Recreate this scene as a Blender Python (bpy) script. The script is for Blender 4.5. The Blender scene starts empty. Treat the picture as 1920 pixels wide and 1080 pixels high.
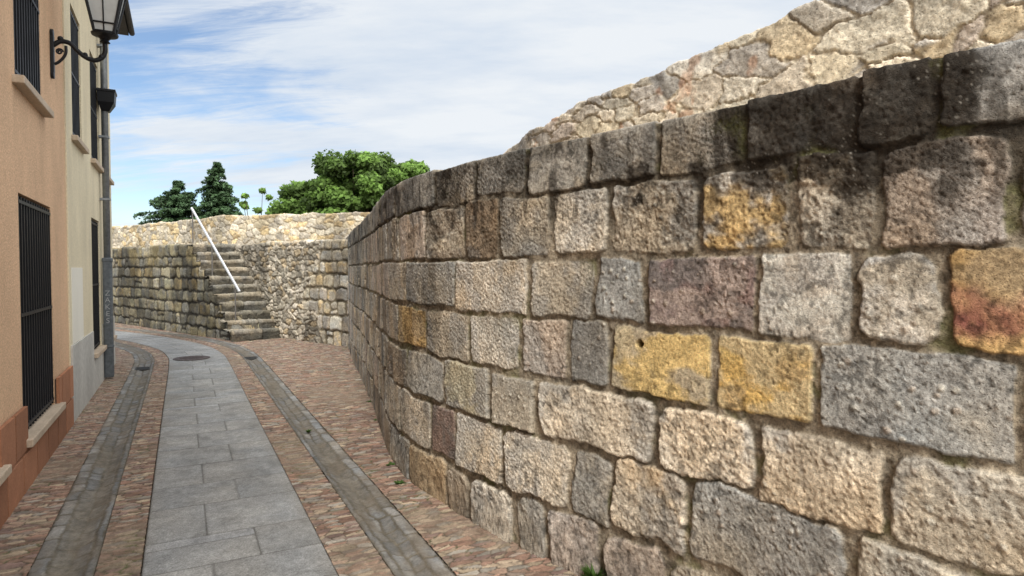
import bpy, bmesh, math, random
import numpy as np
from mathutils import Vector, Matrix
random.seed(11)
RS=np.random.RandomState(5)
scene=bpy.context.scene
COL=scene.collection
TH=math.radians(27.3); SN,CS=math.sin(TH),math.cos(TH)
def ST(t,s,z): return (-t*SN+s*CS, t*CS+s*SN, z)

# ------------------------------------------------------------ numpy noise
def hsh(ix,iy,seed=0):
    n=(ix.astype(np.int64)*374761393+iy.astype(np.int64)*668265263+int(seed)*144269504)&0xffffffff
    n=((n^(n>>13))*1274126177)&0xffffffff
    n=((n^(n>>15))*1103515245)&0xffffffff
    n=n^(n>>16)
    return (n&0xffffff)/float(0x1000000)
def vn(x,y,seed=0):
    xi=np.floor(x);yi=np.floor(y);fx=x-xi;fy=y-yi
    fx=fx*fx*(3-2*fx);fy=fy*fy*(3-2*fy)
    xi=xi.astype(np.int64);yi=yi.astype(np.int64)
    a=hsh(xi,yi,seed);b=hsh(xi+1,yi,seed);c=hsh(xi,yi+1,seed);d=hsh(xi+1,yi+1,seed)
    return (a*(1-fx)+b*fx)*(1-fy)+(c*(1-fx)+d*fx)*fy
def fbm(x,y,o=3,seed=0):
    r=0;a=.5;t=0
    for i in range(o):
        r=r+a*vn(x,y,seed+i*17);t+=a;a*=.55;x=x*2.03+3.1;y=y*2.03+7.7
    return r/t
def cell(x,y,seed=0,jit=.85):
    xi=np.floor(x).astype(np.int64);yi=np.floor(y).astype(np.int64)
    F1=np.full(x.shape,9.);F2=np.full(x.shape,9.);I=np.zeros(x.shape)
    for dx in(-1,0,1):
        for dy in(-1,0,1):
            cx=xi+dx;cy=yi+dy
            px=cx+.5+jit*(hsh(cx,cy,seed)-.5);py=cy+.5+jit*(hsh(cx,cy,seed+91)-.5)
            d=np.sqrt((px-x)**2+(py-y)**2)
            id_=hsh(cx,cy,seed+201)
            nw=d<F1
            F2=np.where(nw,F1,np.minimum(F2,d));I=np.where(nw,id_,I);F1=np.where(nw,d,F1)
    return F1,F2,I
def sst(a,b,x):
    t=np.clip((x-a)/(b-a),0,1);return t*t*(3-2*t)

# ------------------------------------------------------------ mesh helpers
def raw_mesh(name,P,F,cols=None,smooth=True):
    me=bpy.data.meshes.new(name)
    me.vertices.add(len(P)); me.vertices.foreach_set('co',np.asarray(P,dtype=np.float32).ravel())
    me.loops.add(F.size); me.loops.foreach_set('vertex_index',F.astype(np.int32).ravel())
    me.polygons.add(len(F)); me.polygons.foreach_set('loop_start',np.arange(0,F.size,F.shape[1],dtype=np.int32))
    try: me.polygons.foreach_set('loop_total',np.full(len(F),F.shape[1],dtype=np.int32))
    except Exception: pass
    me.update(calc_edges=True)
    me.polygons.foreach_set('use_smooth',np.full(len(F),smooth,dtype=bool))
    if cols is not None:
        a=me.color_attributes.new('Col','FLOAT_COLOR','POINT')
        rgba=np.ones((len(P),4),dtype=np.float32);rgba[:,:3]=np.clip(cols,0,1)
        a.data.foreach_set('color',rgba.ravel())
    return me
def grid_mesh(name,P,C,mask=None):
    n,m=P.shape[:2];idx=np.arange(n*m).reshape(n,m)
    F=np.stack([idx[:-1,:-1],idx[1:,:-1],idx[1:,1:],idx[:-1,1:]],-1).reshape(-1,4)
    if mask is not None: F=F[mask.reshape(-1)]
    return raw_mesh(name,P.reshape(-1,3),F,C.reshape(-1,3))
def mk(name,me,mat=None,parent=None,label=None,cat=None,kind=None,group=None):
    o=bpy.data.objects.new(name,me);COL.objects.link(o)
    if mat is not None and me is not None: me.materials.append(mat)
    if parent is not None: o.parent=parent
    if label:o['label']=label
    if cat:o['category']=cat
    if kind:o['kind']=kind
    if group:o['group']=group
    return o
class MB:
    def __init__(s): s.v=[];s.f=[];s.c=[]
    def add(s,vs,fs,col=(1,1,1)):
        b=len(s.v);s.v+=[tuple(v) for v in vs];s.f+=[tuple(i+b for i in f) for f in fs];s.c+=[col]*len(vs)
    def box(s,a0,a1,b0,b1,z0,z1,fr=ST,col=(1,1,1)):
        vs=[fr(a,b,z) for z in(z0,z1) for b in(b0,b1) for a in(a0,a1)]
        s.add(vs,[(0,1,3,2),(4,6,7,5),(0,4,5,1),(2,3,7,6),(0,2,6,4),(1,5,7,3)],col)
    def tube(s,pts,rad,n=8,col=(1,1,1),cap=True):
        pts=[Vector(p) for p in pts];R=rad if hasattr(rad,'__len__') else [rad]*len(pts)
        vs=[];up=None
        for i,p in enumerate(pts):
            t=(pts[min(i+1,len(pts)-1)]-pts[max(i-1,0)]).normalized()
            if up is None:
                up=Vector((0,0,1)) if abs(t.z)<.9 else Vector((1,0,0))
            x=t.cross(up).normalized();y=x.cross(t).normalized();up=y
            for k in range(n):
                a=2*math.pi*k/n;vs.append(p+x*math.cos(a)*R[i]+y*math.sin(a)*R[i])
        fs=[]
        for i in range(len(pts)-1):
            for k in range(n):
                fs.append((i*n+k,i*n+(k+1)%n,(i+1)*n+(k+1)%n,(i+1)*n+k))
        if cap: fs.append(tuple(range(n))[::-1]);fs.append(tuple(range((len(pts)-1)*n,len(pts)*n)))
        s.add(vs,fs,col)
    def lathe(s,c,prof,n=24,rot=0,col=(1,1,1)):
        vs=[];fs=[]
        for r,z in prof:
            for k in range(n):
                a=rot+2*math.pi*k/n;vs.append((c[0]+r*math.cos(a),c[1]+r*math.sin(a),c[2]+z))
        for i in range(len(prof)-1):
            for k in range(n): fs.append((i*n+k,i*n+(k+1)%n,(i+1)*n+(k+1)%n,(i+1)*n+k))
        fs.append(tuple(range(n))[::-1]);fs.append(tuple(range((len(prof)-1)*n,len(prof)*n)))
        s.add(vs,fs,col)
    def obj(s,name,mat,parent=None,smooth=False,bevel=0,**k):
        me=bpy.data.meshes.new(name);me.from_pydata(s.v,[],s.f);me.update()
        a=me.color_attributes.new('Col','FLOAT_COLOR','POINT')
        a.data.foreach_set('color',np.array([(c[0],c[1],c[2],1) for c in s.c],dtype=np.float32).ravel())
        if smooth: me.polygons.foreach_set('use_smooth',np.ones(len(me.polygons),dtype=bool))
        o=mk(name,me,mat,parent,**k)
        bm=bmesh.new();bm.from_mesh(me);bmesh.ops.recalc_face_normals(bm,faces=bm.faces);bm.to_mesh(me);bm.free()
        if bevel:
            m=o.modifiers.new('Bevel','BEVEL');m.width=bevel;m.segments=2;m.limit_method='ANGLE'
        return o

# ------------------------------------------------------------ materials
def newmat(name):
    m=bpy.data.materials.new(name);m.use_nodes=True
    nt=m.node_tree;b=nt.nodes['Principled BSDF'];return m,nt,b
def N(nt,typ,**k):
    n=nt.nodes.new(typ)
    for a,v in k.items():
        if a in n.inputs.keys(): n.inputs[a].default_value=v
        else: setattr(n,a,v)
    return n
def noise(nt,vec,scale,detail=6,rough=.6):
    n=N(nt,'ShaderNodeTexNoise');n.inputs['Scale'].default_value=scale;n.inputs['Detail'].default_value=detail;n.inputs['Roughness'].default_value=rough
    nt.links.new(vec,n.inputs['Vector']);return n.outputs['Fac']
def mrange(nt,val,a,b,c,d):
    n=N(nt,'ShaderNodeMapRange');nt.links.new(val,n.inputs[0])
    for i,v in enumerate((a,b,c,d)): n.inputs[1+i].default_value=v
    return n.outputs[0]
def mulc(nt,colr,val):
    n=N(nt,'ShaderNodeVectorMath',operation='SCALE');nt.links.new(colr,n.inputs[0]);nt.links.new(val,n.inputs['Scale']);return n.outputs[0]
def math_(nt,op,a,b):
    n=N(nt,'ShaderNodeMath',operation=op)
    for i,x in enumerate((a,b)):
        if isinstance(x,(int,float)): n.inputs[i].default_value=x
        else: nt.links.new(x,n.inputs[i])
    return n.outputs[0]
def attr_stone(name,s1=9,s2=60,amp1=.35,amp2=.5,bump=.5,dist=.01,rough=.92,pits=True,spec=.25,grain=None,gain=1.,pitlo=.7,lo=.3,hi=.7):
    m,nt,b=newmat(name)
    tc=N(nt,'ShaderNodeTexCoord').outputs['Object']
    at=N(nt,'ShaderNodeAttribute',attribute_name='Col')
    c=at.outputs['Color']
    n1=noise(nt,tc,s1,5,.65);n2=noise(nt,tc,s2,6,.75)
    c=mulc(nt,c,mrange(nt,n1,.3,.7,gain*(1-amp1),gain*(1+amp1)))
    c=mulc(nt,c,mrange(nt,n2,lo,hi,1-amp2,1+amp2))
    h=n2
    if pits:
        v=N(nt,'ShaderNodeTexVoronoi');v.inputs['Scale'].default_value=s2*1.5;nt.links.new(tc,v.inputs['Vector'])
        p=mrange(nt,v.outputs['Distance'],.05,.3,0,1)
        c=mulc(nt,c,mrange(nt,p,0,1,pitlo,1.04))
        h=math_(nt,'ADD',n2,math_(nt,'MULTIPLY',p,.3))
    if grain:
        g=noise(nt,tc,grain,2,.5)
        c=mulc(nt,c,mrange(nt,g,.3,.7,.72,1.28))
    nt.links.new(c,b.inputs['Base Color']);b.inputs['Roughness'].default_value=rough
    b.inputs['Specular IOR Level'].default_value=spec
    bp=N(nt,'ShaderNodeBump');bp.inputs['Strength'].default_value=bump;bp.inputs['Distance'].default_value=dist
    nt.links.new(h,bp.inputs['Height']);nt.links.new(bp.outputs[0],b.inputs['Normal'])
    return m
M_wall=attr_stone('weathered_stone',11,80,.18,.45,.9,.009,gain=1.34,pitlo=.58,lo=.34,hi=.66)
M_far=attr_stone('pale_stone',6,36,.2,.42,.8,.012,gain=1.08,pitlo=.66,lo=.34,hi=.66)
M_cob=attr_stone('cobble_stone',8,80,.2,.28,.5,.004,rough=.85)
M_slab=attr_stone('granite_slab',2.5,45,.06,.09,.25,.003,rough=.85,pits=False,grain=130,gain=1.02)
M_attr=attr_stone('painted_block',6,60,.12,.2,.4,.004,pits=False,gain=1.)
def plain(name,col,rough=.6,metal=0,bump=0,scale=60,var=.15,big=0):
    m,nt,b=newmat(name);tc=N(nt,'ShaderNodeTexCoord').outputs['Object']
    rgb=N(nt,'ShaderNodeRGB');rgb.outputs[0].default_value=(*col,1)
    f=noise(nt,tc,scale,6,.6);c=mulc(nt,rgb.outputs[0],mrange(nt,f,.3,.7,1-var,1+var))
    if big:
        mp=N(nt,'ShaderNodeMapping');mp.inputs['Scale'].default_value=(1,1,.35);nt.links.new(tc,mp.inputs[0])
        g=noise(nt,mp.outputs[0],1.6,6,.65);c=mulc(nt,c,mrange(nt,g,.3,.7,1-big,1+big))
    nt.links.new(c,b.inputs['Base Color']);b.inputs['Roughness'].default_value=rough;b.inputs['Metallic'].default_value=metal
    b.inputs['Specular IOR Level'].default_value=.3
    if bump:
        bp=N(nt,'ShaderNodeBump');bp.inputs['Strength'].default_value=bump;bp.inputs['Distance'].default_value=.006
        nt.links.new(f,bp.inputs['Height']);nt.links.new(bp.outputs[0],b.inputs['Normal'])
    return m
M_orange=plain('peach_stucco',(.63,.42,.265),.9,bump=1.,scale=70,var=.26,big=.15)
M_cream=plain('cream_stucco',(.68,.60,.43),.9,bump=.8,scale=70,var=.2,big=.15)
M_patch=plain('white_patch',(.78,.75,.66),.9,bump=.3,scale=90,var=.06,big=.05)
M_gplinth=plain('grey_plinth',(.48,.47,.44),.7,bump=.15,scale=18,var=.15,big=.2)
M_black=plain('black_iron',(.012,.013,.016),.45,.2,scale=80,var=.3)
M_glassd=plain('dark_glass',(.012,.014,.018),.15,0,scale=3,var=.4)
M_frame=plain('dark_frame',(.03,.03,.032),.5,scale=40,var=.2)
M_sill=plain('sill_stone',(.46,.37,.28),.8,bump=.3,scale=60,var=.18,big=.2)
M_zinc=plain('zinc_pipe',(.24,.26,.28),.45,.5,scale=20,var=.2,big=.15)
M_dpipe=plain('dark_pipe',(.12,.135,.15),.55,.2,scale=25,var=.3,big=.2)
M_rail=plain('galvanised_rail',(.62,.63,.65),.4,.3,scale=40,var=.08)
M_post=plain('grey_post',(.16,.15,.14),.6,.3,scale=40,var=.2)
M_lglass=plain('lamp_glass',(.5,.52,.52),.3,scale=10,var=.1)
M_tile=plain('roof_tile',(.16,.09,.06),.85,bump=.5,scale=20,var=.3,big=.2)
M_eave=plain('eave_board',(.05,.05,.052),.8,scale=20,var=.2)
M_cast=plain('cast_iron',(.10,.08,.075),.6,.3,bump=.5,scale=60,var=.3)
M_grate=plain('drain_iron',(.05,.05,.05),.6,.3,scale=60,var=.3)
M_ground=plain('dry_earth',(.16,.13,.09),.95,bump=.5,scale=8,var=.3,big=.2)
M_terr=plain('terrace_gravel',(.3,.26,.2),.95,bump=.6,scale=30,var=.3,big=.15)
M_bark=plain('bark',(.07,.05,.035),.95,bump=.6,scale=20,var=.3)
M_graf=plain('graffiti_paint',(.36,.37,.38),.7,scale=60,var=.3)
def leafmat(name,trans=.25):
    m,nt,b=newmat(name);at=N(nt,'ShaderNodeAttribute',attribute_name='Col')
    nt.links.new(at.outputs['Color'],b.inputs['Base Color']);b.inputs['Roughness'].default_value=.6
    b.inputs['Specular IOR Level'].default_value=.2
    tr=N(nt,'ShaderNodeBsdfTranslucent');nt.links.new(mulc(nt,at.outputs['Color'],mrange(nt,at.outputs['Alpha'],0,1,1.5,1.5)),tr.inputs[0])
    mx=N(nt,'ShaderNodeMixShader');mx.inputs[0].default_value=trans
    nt.links.new(b.outputs[0],mx.inputs[1]);nt.links.new(tr.outputs[0],mx.inputs[2])
    nt.links.new(mx.outputs[0],nt.nodes['Material Output'].inputs[0]);return m
M_leaf=leafmat('leaves',.35);M_needle=leafmat('needles',.1)

# ------------------------------------------------------------ curves
def dense(pts,step=.01):
    P=[np.array(p,float) for p in pts];P=[2*P[0]-P[1]]+P+[2*P[-1]-P[-2]];out=[]
    for i in range(1,len(P)-2):
        p0,p1,p2,p3=P[i-1:i+3];n=max(4,int(np.linalg.norm(p2-p1)/step))
        t=np.linspace(0,1,n,endpoint=False)[:,None]
        out.append(.5*((2*p1)+(-p0+p2)*t+(2*p0-5*p1+4*p2-p3)*t**2+(-p0+3*p1-3*p2+p3)*t**3))
    out.append(P[-2][None]);D=np.concatenate(out)
    L=np.concatenate([[0],np.cumsum(np.linalg.norm(np.diff(D,axis=0),axis=1))]);return D,L
def at(DL,u):
    D,L=DL;x=np.interp(u,L,D[:,0]);y=np.interp(u,L,D[:,1])
    e=.12
    tx=np.interp(np.minimum(u+e,L[-1]),L,D[:,0])-np.interp(np.maximum(u-e,0),L,D[:,0])
    ty=np.interp(np.minimum(u+e,L[-1]),L,D[:,1])-np.interp(np.maximum(u-e,0),L,D[:,1])
    l=np.hypot(tx,ty);return x,y,-ty/l,tx/l      # position and outward normal

# ------------------------------------------------------------ masonry layers
def lay_stones(us,vs,stones,gap=.022,rnd=.04,edge=.03,seed=1,mortar=(.12,.1,.075),warp=1.,mortar_amp=.012,amp=1.,mlift=0.,rim=.66,hf=.024):
    U,V=np.meshgrid(us,vs,indexing='ij')
    mn=fbm(U*28,V*28,3,seed+5);mb=fbm(U*3,V*3,3,seed+6)
    H=(mn-.5)*mortar_amp+(mb-.5)*mortar_amp*.8+mlift
    C=np.array(mortar)[None,None,:]*(.55+.9*mn)[...,None]*(.7+.6*mb)[...,None]
    Wu=((fbm(U*5,V*5,2,seed+7)-.5)*.05+(fbm(U*26,V*26,2,seed+8)-.5)*hf)*warp
    Wv=((fbm(U*5,V*5,2,seed+9)-.5)*.05+(fbm(U*26,V*26,2,seed+10)-.5)*hf)*warp
    for k,st in enumerate(stones):
        u0,u1,v0,v1,col,prot,sty=st[:7];col2=st[7] if len(st)>7 else None
        i0,i1=np.searchsorted(us,[u0-.05,u1+.05]);j0,j1=np.searchsorted(vs,[v0-.05,v1+.05])
        if i1-i0<2 or j1-j0<2: continue
        S=(slice(i0,i1),slice(j0,j1));u=U[S];v=V[S]
        gk=gap*(.7+.7*hsh(np.array([k]),np.array([5]),seed)[0])
        worn=2.2 if 'o' in sty else 1.
        hx=(u1-u0)/2-gk/2;hy=(v1-v0)/2-gk/2
        r=min(rnd*worn*(.4+1.3*hsh(np.array([k]),np.array([3]),seed)[0]),hx*.8,hy*.8)
        rot=(hsh(np.array([k]),np.array([8]),seed)[0]-.5)*.05*warp*worn
        wq=1.5 if 'o' in sty else 1.
        du=u+Wu[S]*wq-(u0+u1)/2;dv=v+Wv[S]*wq-(v0+v1)/2
        du,dv=du+rot*dv,dv-rot*du
        tap=(hsh(np.array([k]),np.array([14]),seed)[0]-.5)*.10*worn*min(warp,1.)
        qx=np.abs(du)-hx*(1+tap*dv/hy*.5)+r;qy=np.abs(dv)-hy+r
        d=np.hypot(np.maximum(qx,0),np.maximum(qy,0))+np.minimum(np.maximum(qx,qy),0)-r
        nb=fbm(u*4.5+k*7.3,v*4.5-k*3.1,3,seed+20);nf=fbm(u*24+k*3,v*24,3,seed+21);nn=fbm(u*80,v*80+k,2,seed+22)
        ins=np.clip((-d+(nf-.5)*.010*amp)/(edge*(1.8 if 'o' in sty else 1)),0,1);prof=np.sqrt(1-(1-ins)**2)
        a=amp*(1.4 if 'r' in sty else .6)
        tilt=((hsh(np.array([k]),np.array([11]),seed)[0]-.5)*du/hx+(hsh(np.array([k]),np.array([12]),seed)[0]-.5)*dv/hy)*.012*amp
        h=prof*(prot+(nb-.5)*.014*a+(nf-.5)*.007*a+(nn-.5)*.006*a+tilt)
        c=np.array(col)[None,None,:]*(.74+.52*nb)[...,None]*(.8+.4*nf)[...,None]*(.76+.48*nn)[...,None]
        hue=(fbm(u*3-k,v*3+k*2,3,seed+33)-.5)*.28
        c=c*(1+hue[...,None]*np.array((1,.2,-.9)))
        if amp>.5:
            F1,F2,I=cell(u*46+k,v*46-k,seed+62,.9);pt=sst(.36,.12,F1)*(I>.66)*(1.3*nb)
            h=h-pt*.005*prof;c=c*(1-.5*np.clip(pt,0,1))[...,None]
            gp=sst(.50,.64,fbm(u*5+k*3,v*5,4,seed+34))*.6;gl=c.mean(-1,keepdims=True)*np.array((1.03,1,.93))*.84
            if 'y' in sty: gp=gp*.5
            c=c*(1-gp[...,None])+gl*gp[...,None]
        if col2 is not None:
            if 'b' in sty:
                vv=(v-v0)/(v1-v0)+(fbm(u*5,v*6,4,seed+31)-.5)*.7
                w=sst(.08,.30,vv)*sst(.72,.46,vv)*(.45+.8*fbm(u*14,v*14,3,seed+38))
                w=np.clip(w,0,1)
            else: w=sst(.42,.6,fbm(u*6+k,v*9-k,4,seed+30))
            c=c*(1-w[...,None])+np.array(col2)*w[...,None]*(.7+.6*nf)[...,None]
        if 'h' in sty:   # tool dressing marks: short diagonal pecks
            F1,F2,I=cell((u+v*.7)*80+k,(v-u*.5)*36,seed+60,.7)
            pk_=sst(.45,.1,F1);h=h-pk_*.004*prof;c=c*(1-.22*pk_)[...,None]
        if 'p' in sty:
            F1,F2,I=cell(u*24+k,v*24,seed+40,.9);rad=.08+.26*((I*7.3)%1)
            pm=sst(0,.08,rad-F1)*(I>.78);h=h+pm*.005*prof
            pc=np.where(((I*13.7)%1)[...,None]>.5,np.array((.5,.47,.40)),np.array((.42,.35,.28)))
            c=c*(1-.6*pm[...,None])+pc*.6*pm[...,None]
            F1,F2,I=cell(u*75+k,v*75,seed+41,.9);pm=sst(.0,.15,.34-F1)*(I>.6);h=h+pm*.002*prof;c=c*(1+.3*(pm-.2)[...,None])
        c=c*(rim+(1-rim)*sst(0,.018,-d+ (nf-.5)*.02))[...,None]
        w=sst(-.002,.005,-d)
        Hs=H[S];Hn=Hs*(1-prof)+h
        H[S]=np.where(d<0,np.maximum(Hn,Hs*(1-prof)),Hs);C[S]=C[S]*(1-w[...,None])+c*w[...,None]
    return U,V,H,C
def lay_rubble(us,vs,cx,cy,pal,seed=1,mortar=(.3,.25,.18),prot=.035,gap=.09,warp=1.,shade=1.,ed=.12,rough=.010,hf=1.):
    U,V=np.meshgrid(us,vs,indexing='ij')
    wx=(fbm(U*3,V*3,3,seed+1)-.5)*.22*warp+(fbm(U*16,V*16,3,seed+3)-.5)*.05*warp*hf
    wy=(fbm(U*3,V*3,3,seed+2)-.5)*.16*warp+(fbm(U*16,V*16,3,seed+4)-.5)*.04*warp*hf
    F1,F2,I=cell((U+wx)/cx,(V+wy)/cy,seed+10,.85)
    d=F2-F1;nf=fbm(U*34,V*34,4,seed+21);ins=np.clip((d-gap+(nf-.5)*.06*hf)/ed,0,1);prof=np.sqrt(1-(1-ins)**2)
    nb=fbm(U*9+I*50,V*9,3,seed+20)
    ta=I*40.;fac=((U*np.cos(ta)+V*np.sin(ta))*7+I*9)%1;fac=np.abs(fac-.5)*2
    H=prof*(prot*(.4+.8*((I*31.7)%1))+(nb-.5)*.03*prot/.035+(fac-.5)*prot*.3+(nf-.5)*rough)+(nf-.5)*rough*.6
    pal=np.array(pal);ci=pal[(I*len(pal)*.9999).astype(int)]
    c=ci*(.7+.6*nb)[...,None]*(.72+.56*nf)[...,None]*(.78+.44*((I*17.3)%1))[...,None]
    mm=np.array(mortar)*(.65+.7*nf)[...,None]
    w=sst(gap-.03,gap+.04,d)[...,None]
    return U,V,H,(mm*(1-w)+c*w)*shade
def wall_obj(name,DL,H0,us,vs,U,V,H,C,mat,zb=0.,ztop=None,batter=0.,**k):
    x,y,nx,ny=at(DL,us);x=x[:,None];y=y[:,None];nx=nx[:,None];ny=ny[:,None]
    Ht=H0 if not hasattr(H0,'__len__') else np.asarray(H0)[:,None]
    Ht=np.broadcast_to(np.asarray(Ht,float),U.shape)
    e=.035;w=sst(-e,e,V-Ht)
    ang=w*math.pi/2
    outn=np.cos(ang);upn=np.sin(ang)
    back=np.maximum(V-Ht,0);zz=np.minimum(V,Ht)
    off=H*outn-back+batter*(Ht-zz)
    px=x+nx*off;py=y+ny*off;pz=zb+zz+H*upn
    P=np.stack([px+0*U,py+0*U,pz],-1)
    me=grid_mesh(name,P,C);return mk(name,me,mat,**k)
def steps_u(*seg):
    out=[]
    for a,b,s in seg: out.append(np.arange(a,b,s))
    return np.concatenate(out+[[seg[-1][1]]])
def courses(u0,u1,levels,wmin,wmax,pal,prot=(.02,.045),styles=('','r','h'),rs=RS):
    out=[]
    for a,b in zip(levels[:-1],levels[1:]):
        u=u0-rs.rand()*wmax
        while u<u1:
            w=wmin+(wmax-wmin)*rs.rand();c=np.array(pal[rs.randint(len(pal))])*(.8+.4*rs.rand())
            if rs.rand()<.12 and b-a>.25:
                m=a+(b-a)*(.4+.2*rs.rand())
                out.append((u,u+w,a,m,tuple(c),prot[0],'r'));out.append((u,u+w,m,b,tuple(c*.85),prot[0],''))
            else: out.append((u,u+w,a,b,tuple(c),prot[0]+(prot[1]-prot[0])*rs.rand(),styles[rs.randint(len(styles))]))
            u+=w
    return out

# ============================================================ NEAR BASTION WALL
be=(.50,.42,.315);lb=(.56,.49,.39);gr=(.34,.32,.28);lg=(.50,.48,.44);br=(.29,.245,.19);dk=(.21,.19,.165)
oc=(.58,.39,.14);ye=(.48,.39,.245);pu=(.26,.19,.17);re=(.25,.10,.075);pk=(.47,.395,.325);gb=(.40,.355,.285)
near_pts=[(2.95,.5),(2.25,1.2),(1.53,1.91),(1.22,2.26),(.975,2.62),(.70,2.98),(.337,3.37),(0,3.74),(-.34,4.2),(-.74,4.8),(-1.03,5.5),(-1.33,6.5),(-1.63,7.53),(-2.19,9.37),(-2.7,10.97),(-3.36,13.2),(-3.75,14.5)]
NW=dense(near_pts)
ratio=NW[0][:,0]/NW[0][:,1]
def bear(px):   # arc length on the wall at a surveyed bearing
    r=(px-960)/1200.;return float(np.interp(-r,-ratio,NW[1]))
LV=[-.06,.30,.67,1.0,1.335,1.665,2.02,2.27]
rows=[
 (0,[(700,735,br,''),(735,770,gr,'r'),(770,842,(.36,.27,.17),'r'),(842,882,br,'r'),(885,968,lb,'r'),(972,1032,gb,'r'),(1035,1132,pk,'r'),(1138,1262,pk,'r'),(1268,1400,gb,'r'),(1400,1640,gr,'r'),(1640,1900,gr,'r')]),
 (1,[(728,755,gb,'h'),(755,811,lb,'h'),(811,859,(.24,.175,.145),'h'),(859,947,lb,'h'),(949,1077,lb,'ho'),(1079,1150,gb,'ro'),(1150,1296,be,'ro'),(1298,1612,gr,'po'),(1614,1910,gb,'rpo')]),
 (2,[(742,766,br,'h'),(766,836,gr,''),(837,921,(.48,.43,.31),'h',gr),(924,1008,gb,'p'),(1009,1240,lb,'ro'),(1241,1424,lb,'ro'),(1428,1675,be,'rpo'),(1680,1960,gb,'rpo')]),
 (3,[(728,750,gb,'h'),(750,803,(.46,.32,.15),'hy'),(804,882,gb,'h'),(883,977,lb,'h'),(979,1069,pk,'r'),(1071,1146,gr,'p'),(1147,1342,ye,'y',(.56,.41,.18)),(1346,1534,oc,'y',(.53,.42,.24)),(1534,1930,gr,'p')]),
 (4,[(735,765,gb,'h'),(765,857,gr,'h'),(857,994,lb,'h'),(998,1117,gb,'h'),(1118,1211,gr,'po'),(1216,1424,pu,'p',(.33,.265,.23)),(1424,1606,lg,'',(.56,.54,.48)),(1608,1776,lg,'po',gb),(1779,2000,(.49,.33,.15),'yb',re)]),
 (5,[(752,802,pk,''),(803,875,gb,'r',br),(877,938,(.19,.145,.10),'r'),(940,1037,gb,'h'),(1039,1145,lb,'h'),(1147,1313,gb,'rp'),(1316,1490,(.44,.32,.16),'ry',(.42,.39,.34)),(1496,1645,gb,'rp'),(1649,1898,pk,'h'),(1902,2080,gr,'p')]),
 (6,[(744,819,gr,''),(820,894,gb,'h'),(895,991,gr,'h'),(992,1105,gb,'',gr),(1105,1234,gr,'h'),(1235,1399,gb,'h'),(1401,1602,gr,'r'),(1601,1745,gr,'r'),(1746,2060,lg,'p')])]
stones=[]
for ri,lst in rows:
    lo,hi=LV[ri],LV[ri+1]
    if ri==6: hi+=.40
    umin=min(bear(s[1]) for s in lst);umax=max(bear(s[0]) for s in lst)
    for s in lst:
        c=s[2];j=(RS.rand()-.5)*.02;jj=.045 if ri<2 else .02
        sty=s[3]+('o' if ri==0 else '')
        st=(bear(s[1]),bear(s[0]),lo+j,hi+(RS.rand()-.5)*jj if ri<6 else hi,c,.013+.011*RS.rand()+(.008 if ri in(0,1,2) else 0),sty)
        if len(s)>4: st=st+(s[4],)
        stones.append(st)
    pal=[gr,gb,be,pk,gb,br,(.46,.39,.3),(.4,.34,.26)] if ri<6 else [gr,dk,gb]
    u=umax+.0
    while u<NW[1][-1]:
        w=.24+.3*RS.rand();stones.append((u,u+w,lo,hi,tuple(np.array(pal[RS.randint(len(pal))])*(.75+.35*RS.rand())),.018+.012*RS.rand(),['','h','r'][RS.randint(3)]));u+=w
    u=umin
    while u>0:
        w=.25+.25*RS.rand();stones.append((u-w,u,lo,hi,pal[RS.randint(len(pal))],.03,'r'));u-=w
Lc=bear(1990)
us=steps_u((0,Lc,.05),(Lc,bear(745),.0058),(bear(745),bear(690),.012),(bear(690),NW[1][-1],.026))
vs=steps_u((-.05,.2,.016),(.2,2.36,.0062),(2.36,2.66,.03))
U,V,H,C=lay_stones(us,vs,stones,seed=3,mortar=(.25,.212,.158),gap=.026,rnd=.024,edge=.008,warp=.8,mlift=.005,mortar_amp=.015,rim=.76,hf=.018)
st1=fbm(U*1.1,V*.9,4,77);st2=fbm(U*7,V*2.2,4,78)
topw=sst(1.6,2.25,V)
stain=np.clip(sst(.47,.72,st1*.5+st2*.5+.06*topw),0,1)
C*= (1-.42*stain)[...,None]
ls=sst(.56,.66,fbm(U*38,V*38,3,83))*sst(.40,.62,fbm(U*3,V*3,3,84));C=C*(1-.5*ls[...,None])
capw=sst(1.98,2.04,V);C*=(1-.14*capw)[...,None]
C*= (1-.4*sst(.54,.68,fbm(U*4.5,V*4.0,4,79))*capw)[...,None]
jw=sst(.013,.004,H)*(.3+.7*topw)*sst(.25,.55,fbm(U*2.5,V*2.5,3,82)+.35*topw);C*=(1-.68*jw)[...,None]
# black lichen crust over the coping, bleeding across neighbouring stones and dripping down
uc=(bear(1395)+bear(1750))/2;hw=(bear(1395)-bear(1750))/2
kn=fbm(U*6,V*6,5,90)
dist_=np.abs(U-uc)-hw
bias=.42*sst(.22,-.08,dist_+ (kn-.5)*.3)*sst(1.84,2.02,V+(kn-.5)*.15)
bm_=sst(.58,.70,kn+bias)*sst(1.66,1.92,V)
bm_=np.maximum(bm_,sst(.62,.74,fbm(U*16,V*2.5,3,92)+.42*bias+.08*sst(.4,.0,dist_))*sst(1.66,2.0,V)*.75)
bm_=np.maximum(bm_,sst(.62,.76,fbm(U*5,V*5,4,95))*topw*.45)
cov=.82+.18*sst(.35,.6,fbm(U*12,V*12,3,98))
kc=np.array((.019,.015,.011))*(.5+1.2*fbm(U*30,V*30,3,93))[...,None]
kc=kc*(1+1.5*sst(.6,.75,fbm(U*4,V*4,3,99)))[...,None]
F1,F2,I=cell(U*75,V*75,94,.95);sp_=sst(0,.12,.04+.18*I-F1)*(I>.66)*sst(.46,.6,fbm(U*6,V*6,3,96))
kc=kc*(1-sp_[...,None])+np.array((.17,.16,.14))*sp_[...,None]
bm_=bm_*cov
C=C*(1-.97*bm_[...,None])+kc*.97*bm_[...,None]
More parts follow.
